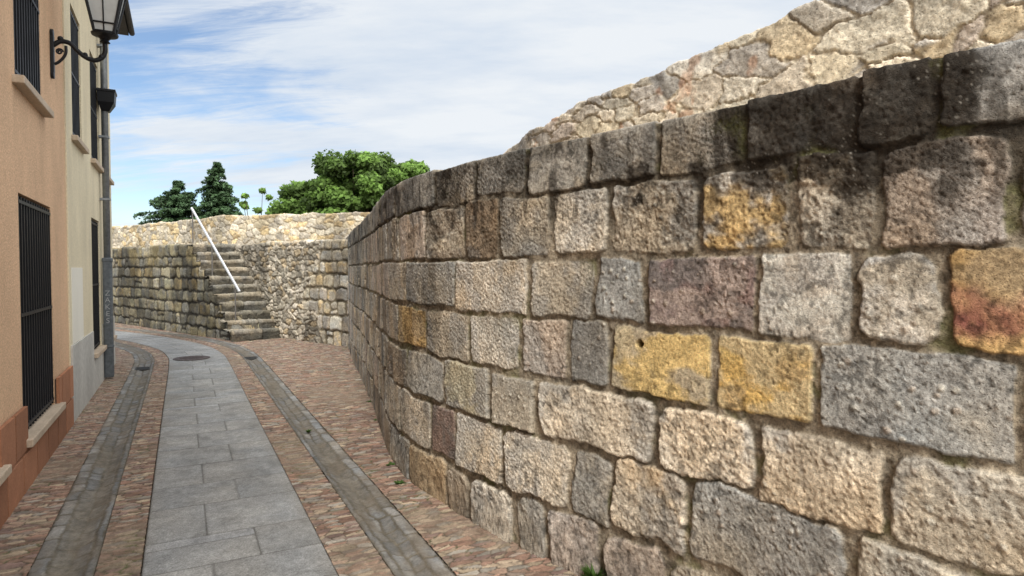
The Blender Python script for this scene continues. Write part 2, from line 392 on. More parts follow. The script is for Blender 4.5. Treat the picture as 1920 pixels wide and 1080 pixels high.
hd=np.hypot(U-bear(1204),V-1.243);hm=sst(.021,.014,hd);H=H-.05*hm;C=C*(1-.93*hm)[...,None]
foot_dark=sst(.5,0,V)*sst(.35,.6,fbm(U*3,V*4,3,80));C*=(1-.3*foot_dark)[...,None]  # patchy darkening, stronger towards the bottom of the wall
moss=sst(.55,.7,fbm(U*5,V*5,3,81))*sst(.012,.003,H)*.5;C=C*(1-moss[...,None])+np.array((.11,.115,.04))*moss[...,None]
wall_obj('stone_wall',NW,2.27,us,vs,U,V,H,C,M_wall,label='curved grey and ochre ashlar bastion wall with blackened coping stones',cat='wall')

# ============================================================ UPPER RUBBLE WALL
up_pts=[(3.9,1.1),(3.1,1.95),(2.36,2.77),(1.98,3.35),(1.36,4.05),(.72,4.77),(.37,5.25),(.13,5.77),(-.18,6.84),(-.48,7.87),(-1.04,9.7),(-2.2,13.55),(-2.5,15.6)]
UW=dense(up_pts)
us=steps_u((0,.8,.06),(.8,5.2,.008),(5.2,UW[1][-1],.03))
Hp=np.interp(us,[0,2.2,3.5,4.6,5.6,6.8,20],[3.2,3.17,3.08,2.94,2.81,2.76,2.76])+(fbm(us*4,us*0,2,9)-.5)*.07+(fbm(us*11,us*0+3,2,10)-.5)*.03
vs=steps_u((1.9,3.26,.008),(3.26,3.6,.02))
pal=[(.62,.55,.43),(.60,.525,.39),(.64,.58,.46),(.52,.47,.40),(.68,.62,.51),(.56,.46,.31),(.50,.43,.36),(.57,.50,.40),(.45,.42,.37),(.61,.54,.41),(.6,.53,.42),(.54,.48,.38)]
U,V,H,C=lay_rubble(us,vs,.21,.12,pal,seed=31,mortar=(.50,.43,.32),prot=.014,gap=.06,ed=.04,rough=.007,hf=1.2)
big=sst(.52,.56,fbm(U*1.6,V*2.0,2,35)+.05*sst(2.6,1.4,U))[...,None]
U,V,Hb,Cb=lay_rubble(us,vs,.36,.20,pal,seed=36,mortar=(.50,.43,.32),prot=.014,gap=.04,ed=.03,rough=.008,hf=1.2)
H=H*(1-big[...,0])+Hb*big[...,0];C=C*(1-big)+Cb*big
rust=sst(.70,.77,fbm(U*5,V*3.5,4,37));C=C*(1-.5*rust[...,None])+np.array((.42,.2,.1))*.5*rust[...,None]
greyt=sst(.28,.0,np.abs(V-Hp[:,None]))*sst(.35,.6,fbm(U*2,V*2,3,5))*.5
C=C*(1-greyt[...,None]*np.array((.6,.55,.45)))
wall_obj('stone_wall',UW,Hp,us,vs,U,V,H,C,M_far,label='pale cream rubble wall rising above the bastion coping',cat='wall')

# ============================================================ FAR WALLS
O=np.array((-6.12,14.2));dv=np.array((-.755,.656));wv=np.array((.656,.755))
palA=[(.23,.20,.13),(.19,.165,.11),(.26,.225,.14),(.14,.125,.09),(.31,.265,.175),(.25,.195,.105),(.20,.185,.145)]
A=dense([O,O+dv*5,O+dv*11],.05)
NSTEP=11;RISE=2.19/NSTEP;RUN=.22
us=steps_u((0,8.5,.022),(8.5,11,.06));vs=steps_u((-.03,2.62,.022))
zt=np.where(us<RUN*NSTEP,np.floor(us/RUN+1)*RISE-.03,2.2+(fbm(us*3,us*0,3,4)-.5)*.10)
stA=courses(0,11,[-.05,.22,.5,.8,1.08,1.38,1.66,1.92,2.6],.2,.62,palA)
U,V,H,C=lay_stones(us,vs,stA,seed=41,gap=.035,rnd=.06,edge=.05,mortar=(.05,.042,.03),amp=1.8,warp=1.6)
stn=sst(.42,.6,fbm(U*1.3,V*.8,4,42));C*=(1-.5*stn)[...,None]
gold=sst(.5,.65,fbm(U*2,V*2,3,43))*sst(1.3,2.1,V)*.35;C=C*(1-gold[...,None])+np.array((.36,.28,.13))*gold[...,None]
wall_obj('stone_wall',A,zt,us,vs,U,V,H,C,M_far,label='dark weathered ashlar retaining wall beside the stairs',cat='wall')
B0=O+wv*1.05-dv*3.3;B1=O+wv*1.05+dv*2.44
Bc=dense([B0,(B0+B1)/2,B1],.05);LB=Bc[1][-1]
us=steps_u((0,LB,.018));vs=steps_u((-.03,2.62,.018))
palB=[(.56,.49,.37),(.52,.45,.33),(.48,.42,.34),(.54,.42,.25),(.42,.38,.31),(.6,.54,.43),(.36,.32,.26)]
U,V,H1,C1=lay_stones(us,vs,courses(0,LB,[-.05,.3,.62,.92,1.2,1.5,1.78,2.02,2.6],.2,.45,palB),seed=51,gap=.035,rnd=.05,edge=.04,mortar=(.2,.165,.11),amp=1.5,warp=1.4)
_,_,H2,C2=lay_rubble(us,vs,.20,.12,[(.48,.42,.33),(.38,.34,.27),(.56,.50,.41),(.27,.24,.19),(.44,.35,.23)],seed=52,mortar=(.24,.20,.145),prot=.045,gap=.08,rough=.014,hf=1.5)
m=sst(-.04,.04,U-(1.95+.35*np.sin(V*2.2)-.5*(V<.7)+.2*(fbm(U*3,V*3,2,1)-.5)))[...,None]
H=H1*(1-m[...,0])+H2*m[...,0];C=C1*(1-m)+C2*m
C*=(1-.45*sst(.46,.66,fbm(U*1.2,V*1.,4,53)))[...,None]
zt=2.2+(fbm(us*3,us*0,3,14)-.5)*.07
wall_obj('stone_wall',Bc,zt,us,vs,U,V,H,C,M_far,label='cream rubble and squared stone wall running from the stairs',cat='wall')
Cc=dense([(-2.0,16.0),(-3.75,16.7),(-6.2,17.5),(-7.9,18.1),(-10.8,20.2),(-14.4,23),(-18,25.8)],.05);LC=Cc[1][-1]
us=steps_u((0,LC,.026));vs=steps_u((1.9,3.55,.022))
palC=[(.58,.50,.37),(.55,.47,.33),(.51,.45,.36),(.55,.43,.25),(.45,.4,.32),(.61,.55,.44),(.50,.38,.22),(.38,.34,.28)]
U,V,H,C=lay_rubble(us,vs,.25,.15,palC,seed=61,mortar=(.40,.33,.235),prot=.028,gap=.08,rough=.012,hf=1.3)
C*=(1-.35*sst(.48,.65,fbm(U*1.,V*1.5,4,63)))[...,None]
zt=3.08+(fbm(us*2.2,us*0,3,24)-.5)*.11+.07*np.exp(-((us-6.9)/.5)**2)
wall_obj('stone_wall',Cc,zt,us,vs,U,V,H,C,M_far,label='long pale rubble parapet wall at the back of the terrace',cat='wall')

# ---------------- stairs
stair=mk('stone_staircase',None,label='worn stone staircase climbing between two old walls',cat='stairs');stair.location=(O[0],O[1],0)
for i in range(NSTEP):
    wob=(RS.rand()-.5)*.05
    wid=.12*max(0,3-i)/3
    a=O+dv*(RUN*i+wob)+wv*(1.07+.12*max(0,2-i)/2);b=O+dv*(RUN*i-wob)-wv*(.03+wid)
    D=dense([a,(a+b)/2+dv*(RS.rand()-.5)*.04,b],.02);L=D[1][-1]
    us=steps_u((0,L,.02));vs=steps_u((-.02,RISE+RUN+.12,.012))
    n=2 if RS.rand()<.6 else 3
    sp=[0]+[L*(j+(RS.rand()-.5)*.4)/n for j in range(1,n)]+[L]
    pal=[(.23,.205,.16),(.18,.165,.13),(.27,.235,.18)]
    ss=[(sp[j]-.01,sp[j+1]+.01,-.04,RISE+RUN+.2,pal[RS.randint(3)],.01+.04*RS.rand(),'r') for j in range(n)]
    U,V,H,C=lay_stones(us,vs,ss,seed=70+i,gap=.02,rnd=.04,edge=.03,mortar=(.05,.042,.03),warp=1.6,amp=2.2)
    H=H+.012*sst(RISE-.07,RISE-.03,V)*sst(RISE+.1,RISE,V)
    C*=(.40+.60*sst(RISE*.6,RISE*.98,V+.10*(fbm(U*9,V*9,2,5)-.5)))[...,None]  # riser shade painted into the vertex colour, treads left lighter
    C*=(.65+.6*fbm(U*5+i,V*5,3,6))[...,None]
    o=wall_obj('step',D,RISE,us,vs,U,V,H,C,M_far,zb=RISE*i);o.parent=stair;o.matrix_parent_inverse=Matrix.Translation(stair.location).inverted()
rail=mk('handrail',None,label='white metal handrail on thin posts along the stone stairs',cat='handrail')
def SP(k,w,z): p=O+dv*k+wv*w;return (p[0],p[1],z)
for k,zb in((.30,.38),(1.45,1.38),(2.50,2.19)):
    mb=MB();zt_=1.17+(k-.2)*(3.06-1.17)/(2.45-.2)-.03
    mb.tube([SP(k,.12,zb-.03),SP(k,.12,zt_)],.015,10);mb.lathe(SP(k,.12,zb-.005),[(.04,0),(.04,.012),(.02,.02)],12)
    mb.obj('post',M_post,rail,smooth=False)
mb=MB();p0=Vector(SP(.1,.12,1.10));p1=Vector(SP(2.56,.12,3.13))
ax=(p1-p0).normalized();sd=Vector((wv[0],wv[1],0));upv=sd.cross(ax).normalized()
vsx=[p+sd*a*.020+upv*b*.022 for p in(p0,p1) for a,b in((-1,-1),(1,-1),(1,1),(-1,1))]
mb.add(vsx,[(0,1,2,3),(4,7,6,5),(0,4,5,1),(1,5,6,2),(2,6,7,3),(3,7,4,0)]);mb.obj('rail',M_rail,rail,bevel=.005)

# ---------------- terrace fill
fx,fy,fnx,fny=at(NW,np.linspace(.2,NW[1][-1]-1.3,40))
front=[(a-.3*c,b-.3*d) for a,b,c,d in zip(fx,fy,fnx,fny)]
poly=front+[tuple(O+wv*1.3-dv*2.6),tuple(O+wv*1.3+dv*2.40),tuple(O+wv*1.3+dv*2.47),tuple(O-wv*0+dv*2.47),tuple(O+wv*.2+dv*2.6),tuple(O+wv*.2+dv*11)]
poly+=[(-18.2,26),(-14.4,23.1),(-10.8,20.3),(-7.9,18.2),(-3.75,16.8),(-2.4,16.2),(-2.4,15.4)]
ux,uy,unx,uny=at(UW,np.linspace(UW[1][-1]-.8,.1,30));poly+=[(a-.1*c,b-.1*d) for a,b,c,d in zip(ux,uy,unx,uny)]
bm=bmesh.new();f=bm.faces.new([bm.verts.new((p[0],p[1],2.15)) for p in poly]);bmesh.ops.triangulate(bm,faces=[f]);me=bpy.data.meshes.new('terrace');bm.to_mesh(me);bm.free()
mk('terrace',me,M_terr,kind='structure',label='gravel terrace on top of the bastion')

# ============================================================ GROUND + STREET
mb=MB();mb.add([(-900,-600,-.06),(900,-600,-.06),(900,1500,-.06),(-900,1500,-.06)],[(0,1,2,3)])
mb.obj('ground',M_ground,kind='structure',label='dry bare earth ground')
sc=[(.25,-3),(.25,0),(.25,4),(.25,8),(.25,12),(.2,13.4),(-.02,14.8),(-.65,16.7),(-1.6,18.7),(-3.1,21.2),(-5.2,24)]
SC=dense([ST(t,s,0)[:2] for s,t in sc],.02)
def street(name,us,vs,H,C,mat,zfun=0.,**k):
    x,y,nx,ny=at(SC,us)
    b=vs[None,:]
    P=np.stack([x[:,None]-nx[:,None]*b,y[:,None]-ny[:,None]*b,H+zfun],-1)
    return mk(name,grid_mesh(name,P,C),mat,kind='structure',**k)
UA=steps_u((0,5.2,.06),(5.2,9,.007),(9,13,.011),(13,18,.022),(18,SC[1][-1],.06))
cpal=[(.25,.16,.12),(.22,.135,.10),(.28,.20,.15),(.31,.245,.18),(.24,.19,.155),(.26,.18,.135),(.19,.13,.11),(.33,.265,.19),(.26,.235,.20),(.24,.15,.11)]
def cobble(name,b0,b1,sb,seed,**k):
    vs=sb
    U,V=np.meshgrid(UA,vs,indexing='ij')
    U2=U+(fbm(U*4,V*4,2,seed)-.5)*.07;V2=V+(fbm(U*4,V*4,2,seed+1)-.5)*.10
    F1,F2,I=cell(U2/.038,V2/.105,seed+2,.85);d=F2-F1
    nf=fbm(U*45,V*45,3,seed+4);prof=np.sqrt(1-(1-np.clip((d-.06)/.07,0,1))**2)
    H=-.010+prof*(.003+.008*((I*37.1)%1))+(nf-.5)*.005
    pal=np.array(cpal);c=pal[(I*len(pal)*.999).astype(int)]*(.75+.5*nf)[...,None]*(.7+.6*((I*19.7)%1))[...,None]
    mm=np.array((.085,.068,.05))*(.6+.8*nf)[...,None];big=fbm(U*1.2,V*1.5,3,seed+6)
    w=sst(.06,.12,d)[...,None]*(1-.5*sst(.52,.68,big))[...,None]
    mm=mm*(1+1.*sst(.54,.70,big))[...,None]
    C=(mm*(1-w)+c*w)*(.86+.28*big)[...,None]
    gm=sst(.60,.72,fbm(U*2.5,V*2.5,3,seed+8))*(1-prof)*.7;C=C*(1-gm[...,None])+np.array((.08,.1,.03))*gm[...,None]
    return street(name,UA,vs,H,C,M_cob,**k)
cobble('cobbled_paving',-1.32,-.99,steps_u((-1.34,-.992,.009)),101,label='strip of small reddish cobbles by the houses')
cobble('cobbled_paving',-.66,-.46,steps_u((-.678,-.462,.009)),111,label='reddish cobble band beside the slab walkway')
cobble('cobbled_paving',.46,.70,steps_u((.462,.718,.009)),121,label='reddish cobble band beside the slab walkway')
cobble('cobbled_paving',1.01,6,steps_u((1.012,2.0,.009),(2.0,3.4,.018),(3.4,6.2,.05)),131,label='reddish cobble paving at the foot of the bastion')
keep=UA;UA=steps_u((15.6,SC[1][-1],.05));cobble('cobbled_paving',-4,-1.34,steps_u((-4.5,-1.342,.05)),141,label='reddish cobble apron past the end house');UA=keep
def slabs(u0,u1,b0,b1):
    out=[];u=u0;i=0
    while u<u1:
        w=.42+.16*RS.rand();i+=1
        f=[.36,.62][i%2]+(RS.rand()-.5)*.06
        cuts=[b0,b0+(b1-b0)*f,b1]
        for a,b in zip(cuts[:-1],cuts[1:]):
            g=.265*(.92+.16*RS.rand())
            c=(g*.985,g*.985,g*.955)
            if RS.rand()<.2:
                out.append((u,u+w*.74,a,b,c,.0,''));g*=1.1;out.append((u+w*.74,u+w,a,b,(g*.96,g,g*1.07),.0,''))
            else: out.append((u,u+w,a,b,c,.0,''))
        u+=w
    return out
vs=steps_u((-.458,.458,.009))
def flat(us,vs,st,seed,gap,prot,amp,mort,warp=.12,rnd=.006,edge=.006,rim=.8):
    st=[s[:5]+(prot+prot*.4*RS.rand(),)+s[6:] for s in st]
    return lay_stones(us,vs,st,seed=seed,gap=gap,rnd=rnd,edge=edge,mortar=mort,warp=warp,mortar_amp=.003,amp=amp,rim=rim)
U,V,H,C=flat(UA,vs,slabs(0,SC[1][-1],-.46,.46),151,.006,.0035,.03,(.13,.12,.10),rim=.94,warp=.03,rnd=.003)
big=fbm(U*.9,V*1.2,4,152);ed=sst(.34,.46,np.abs(V))*fbm(U*3,V*3,3,153)
lum=C.mean(-1,keepdims=True)
C=C*.35+.65*lum*np.array((.995,1.0,.985))
C*=(.88+.24*big)[...,None];C=C*(1-.4*ed[...,None])+np.array((.18,.16,.13))*.4*ed[...,None]
st_=sst(.62,.74,fbm(U*5,V*5,4,154))*.15;C*=(1-st_)[...,None]
street('paved_walkway',UA,vs,H-.002,C,M_slab,label='grey granite slab walkway down the lane')
def gutter(b0,b1,seed,kerb_right):
    st=[];L=SC[1][-1];W=b1-b0;k=.085
    if kerb_right: lanes=[(b0,b0+.045,.3,.6,.17),(b0+.045,(b0+.045+b1-k)/2,.14,.26,.18),((b0+.045+b1-k)/2,b1-k,.14,.26,.18),(b1-k,b1,.16,.34,.21)]
    else: lanes=[(b0,b0+k,.16,.34,.21),(b0+k,(b0+k+b1-.045)/2,.14,.26,.18),((b0+k+b1-.045)/2,b1-.045,.14,.26,.18),(b1-.045,b1,.3,.6,.17)]
    for a,b,w0,w1,gg in lanes:
        u=-RS.rand()*.2
        while u<L:
            w=w0+(w1-w0)*RS.rand();g=gg*(.75+.42*RS.rand());st.append((u,u+w,a,b,(g,g*.975,g*.92),0,''));u+=w
    vs=steps_u((b0+.001,b1-.001,.009))
    U,V,H,C=flat(UA,vs,st,seed,.010,.004,.45,(.10,.087,.066),warp=.6,rnd=.014,edge=.008)
    cb=(b0+.045+b1-k)/2 if kerb_right else (b0+k+b1-.045)/2;cw=(W-k-.045)/2
    x=(V-cb)/cw;dip=-.022*np.clip(1-x**2,0,1)
    dirt=np.clip(1.4-x**2,0,1)*sst(.32,.56,fbm(U*1.6,V*6,4,seed+3))*.8
    dc=np.array((.15,.133,.106))*(.45+1.1*fbm(U*24,V*40,4,seed+5))[...,None]
    C=C*(1-dirt[...,None])+dc*dirt[...,None]
    H=H*(1-.65*dirt)+dip
    gr_=sst(.5,.64,fbm(U*3,V*8,4,seed+9))*.5;C=C*(1-gr_[...,None])+np.array((.14,.115,.085))*gr_[...,None]
    street('gutter',UA,vs,H-.004,C,M_cob,label='shallow grey stone drainage channel, silted with dirt')
gutter(-.99,-.68,161,False);gutter(.72,1.01,171,True)
def SW(a,b,z):
    x,y,nx,ny=at(SC,np.array([a]));return (x[0]-nx[0]*b,y[0]-ny[0]*b,z)
c=SW(15.8,-.10,0)
mb=MB();mb.lathe((c[0],c[1],.008),[(.30,-.02),(.30,.006),(.27,.007),(.268,.003),(.258,.003),(.256,.006),(.001,.006)],40)
for i in range(-4,5):
    for j in range(-4,5):
        if i*i+j*j<17: mb.box(c[0]+i*.05-.013,c[0]+i*.05+.013,c[1]+j*.05-.013,c[1]+j*.05+.013,.013,.018,fr=lambda a,b,z:(a,b,z))
mb.obj('manhole_cover',M_cast,label='round rusty cast iron manhole cover set in the walkway',cat='manhole cover')
for a,b in((14.9,-.83),(15.4,.85)):
    mb=MB();fr=lambda p,q,z,a=a,b=b:SW(a+p,b+q,z)
    mb.box(-.15,.15,-.11,-.095,-.03,.004,fr);mb.box(-.15,.15,.095,.11,-.03,.004,fr)
    mb.box(-.15,-.135,-.095,.095,-.03,.004,fr);mb.box(.135,.15,-.095,.095,-.03,.004,fr)
    for i in range(6): mb.box(-.12+i*.045,-.10+i*.045,-.095,.095,-.02,.002,fr)
    mb.obj('drain_grate',M_grate,label='small black iron drain grate in the stone gutter',cat='drain grate',group='drain grates in the gutters')

# ============================================================ HOUSES
FS=-1.05
def facade(mb,t0,t1,z0,z1,s,holes,rev=.16):
    ts=sorted(set([t0,t1]+[h[0] for h in holes]+[h[1] for h in holes]));zs=sorted(set([z0,z1]+[h[2] for h in holes]+[h[3] for h in holes]))
    for a,b in zip(ts[:-1],ts[1:]):
        for c,d in zip(zs[:-1],zs[1:]):
            if any(h[0]<=a+1e-6 and h[1]>=b-1e-6 and h[2]<=c+1e-6 and h[3]>=d-1e-6 for h in holes): continue
            mb.add([ST(a,s,c),ST(b,s,c),ST(b,s,d),ST(a,s,d)],[(0,1,2,3)])
    for a,b,c,d in holes:
        mb.add([ST(a,s,c),ST(b,s,c),ST(b,s,d),ST(a,s,d),ST(a,s-rev,c),ST(b,s-rev,c),ST(b,s-rev,d),ST(a,s-rev,d)],[(0,1,5,4),(1,2,6,5),(2,3,7,6),(3,0,4,7)])
    bk_=s-6
    mb.add([ST(t0,s,z0),ST(t1,s,z0),ST(t1,s,z1),ST(t0,s,z1),ST(t0,bk_,z0),ST(t1,bk_,z0),ST(t1,bk_,z1),ST(t0,bk_,z1)],[(4,5,6,7),(0,4,7,3),(1,5,6,2),(3,2,6,7)])
def window(parent,h,grille=True,sill=True,sillmat=None):
    a,b,c,d=h;s=FS-.15
    mb=MB();mb.box(a+.003,b-.003,s-.02,s+.004,c+.003,d-.003);w=mb.obj('window',M_glassd,parent)
    mb=MB();f=.06
    mb.box(a+.002,a+f,s+.006,s+.05,c+.002,d-.002);mb.box(b-f,b-.002,s+.006,s+.05,c+.002,d-.002)
    mb.box(a+f,b-f,s+.006,s+.05,c+.002,c+f);mb.box(a+f,b-f,s+.006,s+.05,d-f,d-.002);mb.box((a+b)/2-.03,(a+b)/2+.03,s+.006,s+.048,c+f,d-f)
    mb.obj('frame',M_frame,w)
    if grille:
        mb=MB();n=int((b-a)/.095);gs=FS-.012
        for i in range(n+1):
            t=a+.03+(b-a-.06)*i/n;mb.box(t-.009,t+.009,gs-.009,gs+.009,c+.02,d-.02)
        for z in (c+.06,c+(d-c)*.5,d-.06):
            mb.box(a+.01,b-.01,gs-.0125,gs+.013,z-.012,z+.012)
        mb.obj('grille',M_black,w,bevel=0)
    if sill:
        mb=MB();mb.box(a-.10,b+.10,FS-.14,FS+.075,c-.055,c+.004);mb.obj('sill',sillmat or M_sill,w,bevel=.008)
h1=mk('house',None,label='peach stucco house with terracotta block plinth and barred windows',cat='house');
W1=[(3.55,4.95,.36,2.16),(5.80,7.10,.36,2.16),(3.4,4.7,2.98,4.6),(5.78,6.78,2.98,4.6),(1.2,2.4,.36,2.16),(1.2,2.2,2.98,4.6)]
mb=MB();facade(mb,-2,8.0,-.05,6.5,FS,W1);mb.obj('wall',M_orange,h1)
for h in W1: window(h1,h)
mb=MB()
jc=(.06,.038,.027)
mb.box(-1.99,7.985,FS+.001,FS+.010,-.03,.28,col=jc)
def cutsegs(a,b):
    segs=[(a,b)]
    for h in W1:
        if h[2]<1:
            ns=[]
            for p,q in segs:
                if q<=h[0]-.02 or p>=h[1]+.02: ns.append((p,q))
                else:
                    if p<h[0]-.04: ns.append((p,h[0]-.02))
                    if q>h[1]+.04: ns.append((h[1]+.02,q))
            segs=ns
    return segs
for p,q in cutsegs(-1.99,7.985): mb.box(p+.012,q-.012,FS+.001,FS+.010,.2801,.585,col=jc)
for (z0,z1,off) in((-.02,.262,0),(.288,.60,.22)):
    u=-2.0-off
    while u<8.0:
        a=max(u,-2);b=min(u+.475,7.992)
        for p,q in (cutsegs(a,b) if z1>.35 else [(a,b)]):
            if q-p<.05: continue
            g=.7+.6*RS.rand();mb.box(p+.014,q-.014,FS+.011,FS+.036,z0,z1,col=(.33*g,.155*g,.088*g))
        u+=.475
mb.obj('plinth',M_attr,h1)
mb=MB();mb.add([ST(-2.2,FS+.5,6.45),ST(8.1,FS+.5,6.45),ST(8.1,FS-3,7.6),ST(-2.2,FS-3,7.6),ST(-2.2,FS-6.5,6.45),ST(8.1,FS-6.5,6.45),ST(-2.2,FS+.5,6.35),ST(8.1,FS+.5,6.35),ST(8.1,FS-6.5,6.35),ST(-2.2,FS-6.5,6.35)],[(0,1,2,3),(3,2,5,4),(6,7,1,0),(6,9,8,7),(1,7,8,5,2),(0,3,4,9,6)]);mb.obj('roof',M_tile,h1)
h2=mk('house',None,label='cream stucco house with smooth grey plinth and barred windows',cat='house')
T0,T1=8.003,12.75
W2=[(8.45,9.2,3.05,4.5),(10.1,11.0,3.05,4.5),(9.95,10.85,.5,2.28),(11.75,12.45,3.05,4.5),(11.75,12.45,.5,2.28)]
mb=MB();facade(mb,T0,T1,-.05,5.6,FS+.012,W2);mb.obj('wall',M_cream,h2)
for h in W2: window(h2,h)
mb=MB();
mb.box(8.01,9.83,FS+.013,FS+.03,-.03,.80);mb.box(9.83,10.97,FS+.013,FS+.03,-.03,.44);mb.box(10.97,11.63,FS+.013,FS+.03,-.03,.80);mb.box(11.63,12.57,FS+.013,FS+.03,-.03,.44);mb.box(12.57,12.74,FS+.013,FS+.03,-.03,.80)
mb.obj('plinth',M_gplinth,h2)
mb=MB();mb.box(8.15,9.0,FS+.0125,FS+.0165,.803,1.62);mb.obj('plaster_patch',M_patch,h2,label='pale repaired plaster patch')
mb=MB();mb.add([ST(T0,FS+.34,5.70),ST(T1+.12,FS+.34,5.70),ST(T1+.12,FS-3,6.9),ST(T0,FS-3,6.9),ST(T0,FS-6.3,5.70),ST(T1+.12,FS-6.3,5.70)],[(0,1,2,3),(3,2,5,4)])
r2=mb.obj('roof',M_tile,h2)
mb=MB();mb.box(T0,T1+.12,FS-6.2,FS+.30,5.602,5.66);mb.tube([ST(T0,FS+.345,5.66),ST(T1+.15,FS+.345,5.66)],.045,12);mb.obj('eave',M_eave,r2)
PT=11.0;PS=FS+.09
mb=MB();mb.tube([ST(PT,PS,1.75),ST(PT,PS,5.2),ST(PT,PS+.05,5.35),ST(PT,FS+.32,5.56),ST(PT,FS+.34,5.60)],.045,14)
dp=mb.obj('drainpipe',M_zinc,smooth=True,label='grey metal drainpipe with black hopper and dark lower guard',cat='drainpipe')
mb=MB();mb.box(PT-.058,PT+.058,PS-.06,PS+.06,0.02,1.75);mb.box(PT-.066,PT+.066,PS-.065,PS+.068,1.7,1.77);mb.box(PT-.066,PT+.066,PS-.065,PS+.068,.45,.5);mb.obj('pipe_guard',M_dpipe,dp,bevel=.02)
mb=MB()
q=[(.065,3.88),(.13,4.0),(.14,4.14),(.15,4.15),(.15,4.18)]
for (r0,z0),(r1,z1) in zip(q[:-1],q[1:]):
    vs_=[ST(PT+a*r0,PS+b*r0,z0) for a,b in((-1,-.55),(1,-.55),(1,1),(-1,1))]+[ST(PT+a*r1,PS+b*r1,z1) for a,b in((-1,-.55),(1,-.55),(1,1),(-1,1))]
    mb.add(vs_,[(0,1,5,4),(1,2,6,5),(2,3,7,6),(3,0,4,7),(0,3,2,1),(4,5,6,7)])
mb.obj('hopper',M_black,dp)
for z in(2.6,3.5,4.8):
    mb=MB();mb.box(PT-.055,PT+.055,FS+.013,PS+.052,z,z+.03);mb.obj('pipe_bracket',M_zinc,dp)
cu=bpy.data.curves.new('graffiti','FONT');cu.body='Z\nA\nK\nE\nS';cu.size=.105;cu.align_x='CENTER';cu.extrude=.0008;cu.space_line=.95
tmp=bpy.data.objects.new('tmp',cu);COL.objects.link(tmp);dg=bpy.context.evaluated_depsgraph_get();me=bpy.data.meshes.new_from_object(tmp.evaluated_get(dg));bpy.data.objects.remove(tmp)
g=mk('graffiti',me,M_graf,dp,label='scrawled pale vertical letters ZAKES');u_=Vector((-SN,CS,0));n_=Vector((CS,SN,0))
loc=Vector(ST(PT-.0605,PS,1.22));g.matrix_world=Matrix(((n_.x,0,-u_.x,loc.x),(n_.y,0,-u_.y,loc.y),(0,1,0,loc.z),(0,0,0,1)))

# ---------------- street lamp on the facade
LT=7.26;AX=.43
def LP(s,z,t=0): return ST(LT+t,FS+s,z)
mb=MB();mb.box(LT-.03,LT+.03,FS+.002,FS+.03,3.42,3.76)
for z in(3.40,3.78): mb.tube([LP(0.003,z),LP(.028,z)],.038,12)
lamp=mb.obj('street_lamp',M_black,bevel=.004,label='black wrought iron wall lantern on a scrolled bracket',cat='street lamp')
mb=MB()
arm=[(.02,3.67),(.08,3.715),(.15,3.71),(.21,3.65),(.27,3.60),(.34,3.58),(.40,3.61),(AX,3.67),(AX,3.75)]
def smoothp(p,n=6):
    D,_=dense(p,.012);return D
D=smoothp(arm);mb.tube([LP(s,z) for s,z in D],.021,10)
sc1=[(.03,3.50),(.06,3.52),(.10,3.57),(.12,3.62),(.12,3.68)]
mb.tube([LP(s,z) for s,z in smoothp(sc1)],.013,8)
sp=[(.07+.03*(1-i/26)*math.cos(i*.45),3.62+.03*(1-i/26)*math.sin(i*.45)) for i in range(24)];mb.tube([LP(s,z) for s,z in sp],.008,8)
for s,z,r in((.08,3.74,.026),(.27,3.62,.024),(.40,3.62,.026)):
    c=LP(s,z-r);mb.lathe(c,[(.003,0),(r*.7,r*.3),(r,r),(r*.7,r*1.7),(.003,2*r)],12)
mb.obj('bracket',M_black,lamp,smooth=True)
c=LP(AX,3.75);R0=math.atan2(n_.y,n_.x)+math.pi/4
mb=MB();mb.lathe(c,[(.02,0),(.045,.01),(.03,.03),(.06,.06),(.11,.075),(.115,.09)],20);base=mb.obj('lantern',M_black,lamp)
mb=MB();mb.lathe((c[0],c[1],c[2]+.092),[(.105,0),(.225,.42)],4,R0);mb.obj('glass',M_lglass,base)
mb=MB()
for k in range(4):
    a=R0+k*math.pi/2;b=R0+(k+1)*math.pi/2
    def q(r,z,a): return (c[0]+r*math.cos(a),c[1]+r*math.sin(a),c[2]+.092+z)
    mb.tube([q(.112,-.003,a),q(.232,.42,a)],.013,6);mb.tube([q(.112,0,a),q(.112,0,b)],.013,6);mb.tube([q(.236,.42,a),q(.236,.42,b)],.017,6);mb.tube([q(.135,.08,a),q(.135,.08,b)],.008,6)
    m0=q(.112,0,a);m1=q(.112,0,b);m2=q(.232,.42,a);m3=q(.232,.42,b)
    mb.tube([tuple((x+y)/2 for x,y in zip(m0,m1)),tuple((x+y)/2 for x,y in zip(m2,m3))],.006,6)
mb.obj('frame',M_black,base)
mb=MB();mb.lathe((c[0],c[1],c[2]+.52),[(.27,0),(.27,.02),(.15,.14),(.10,.15),(.10,.22),(.13,.23),(.05,.30),(.02,.36)],4,R0);mb.obj('lantern_roof',M_black,base)

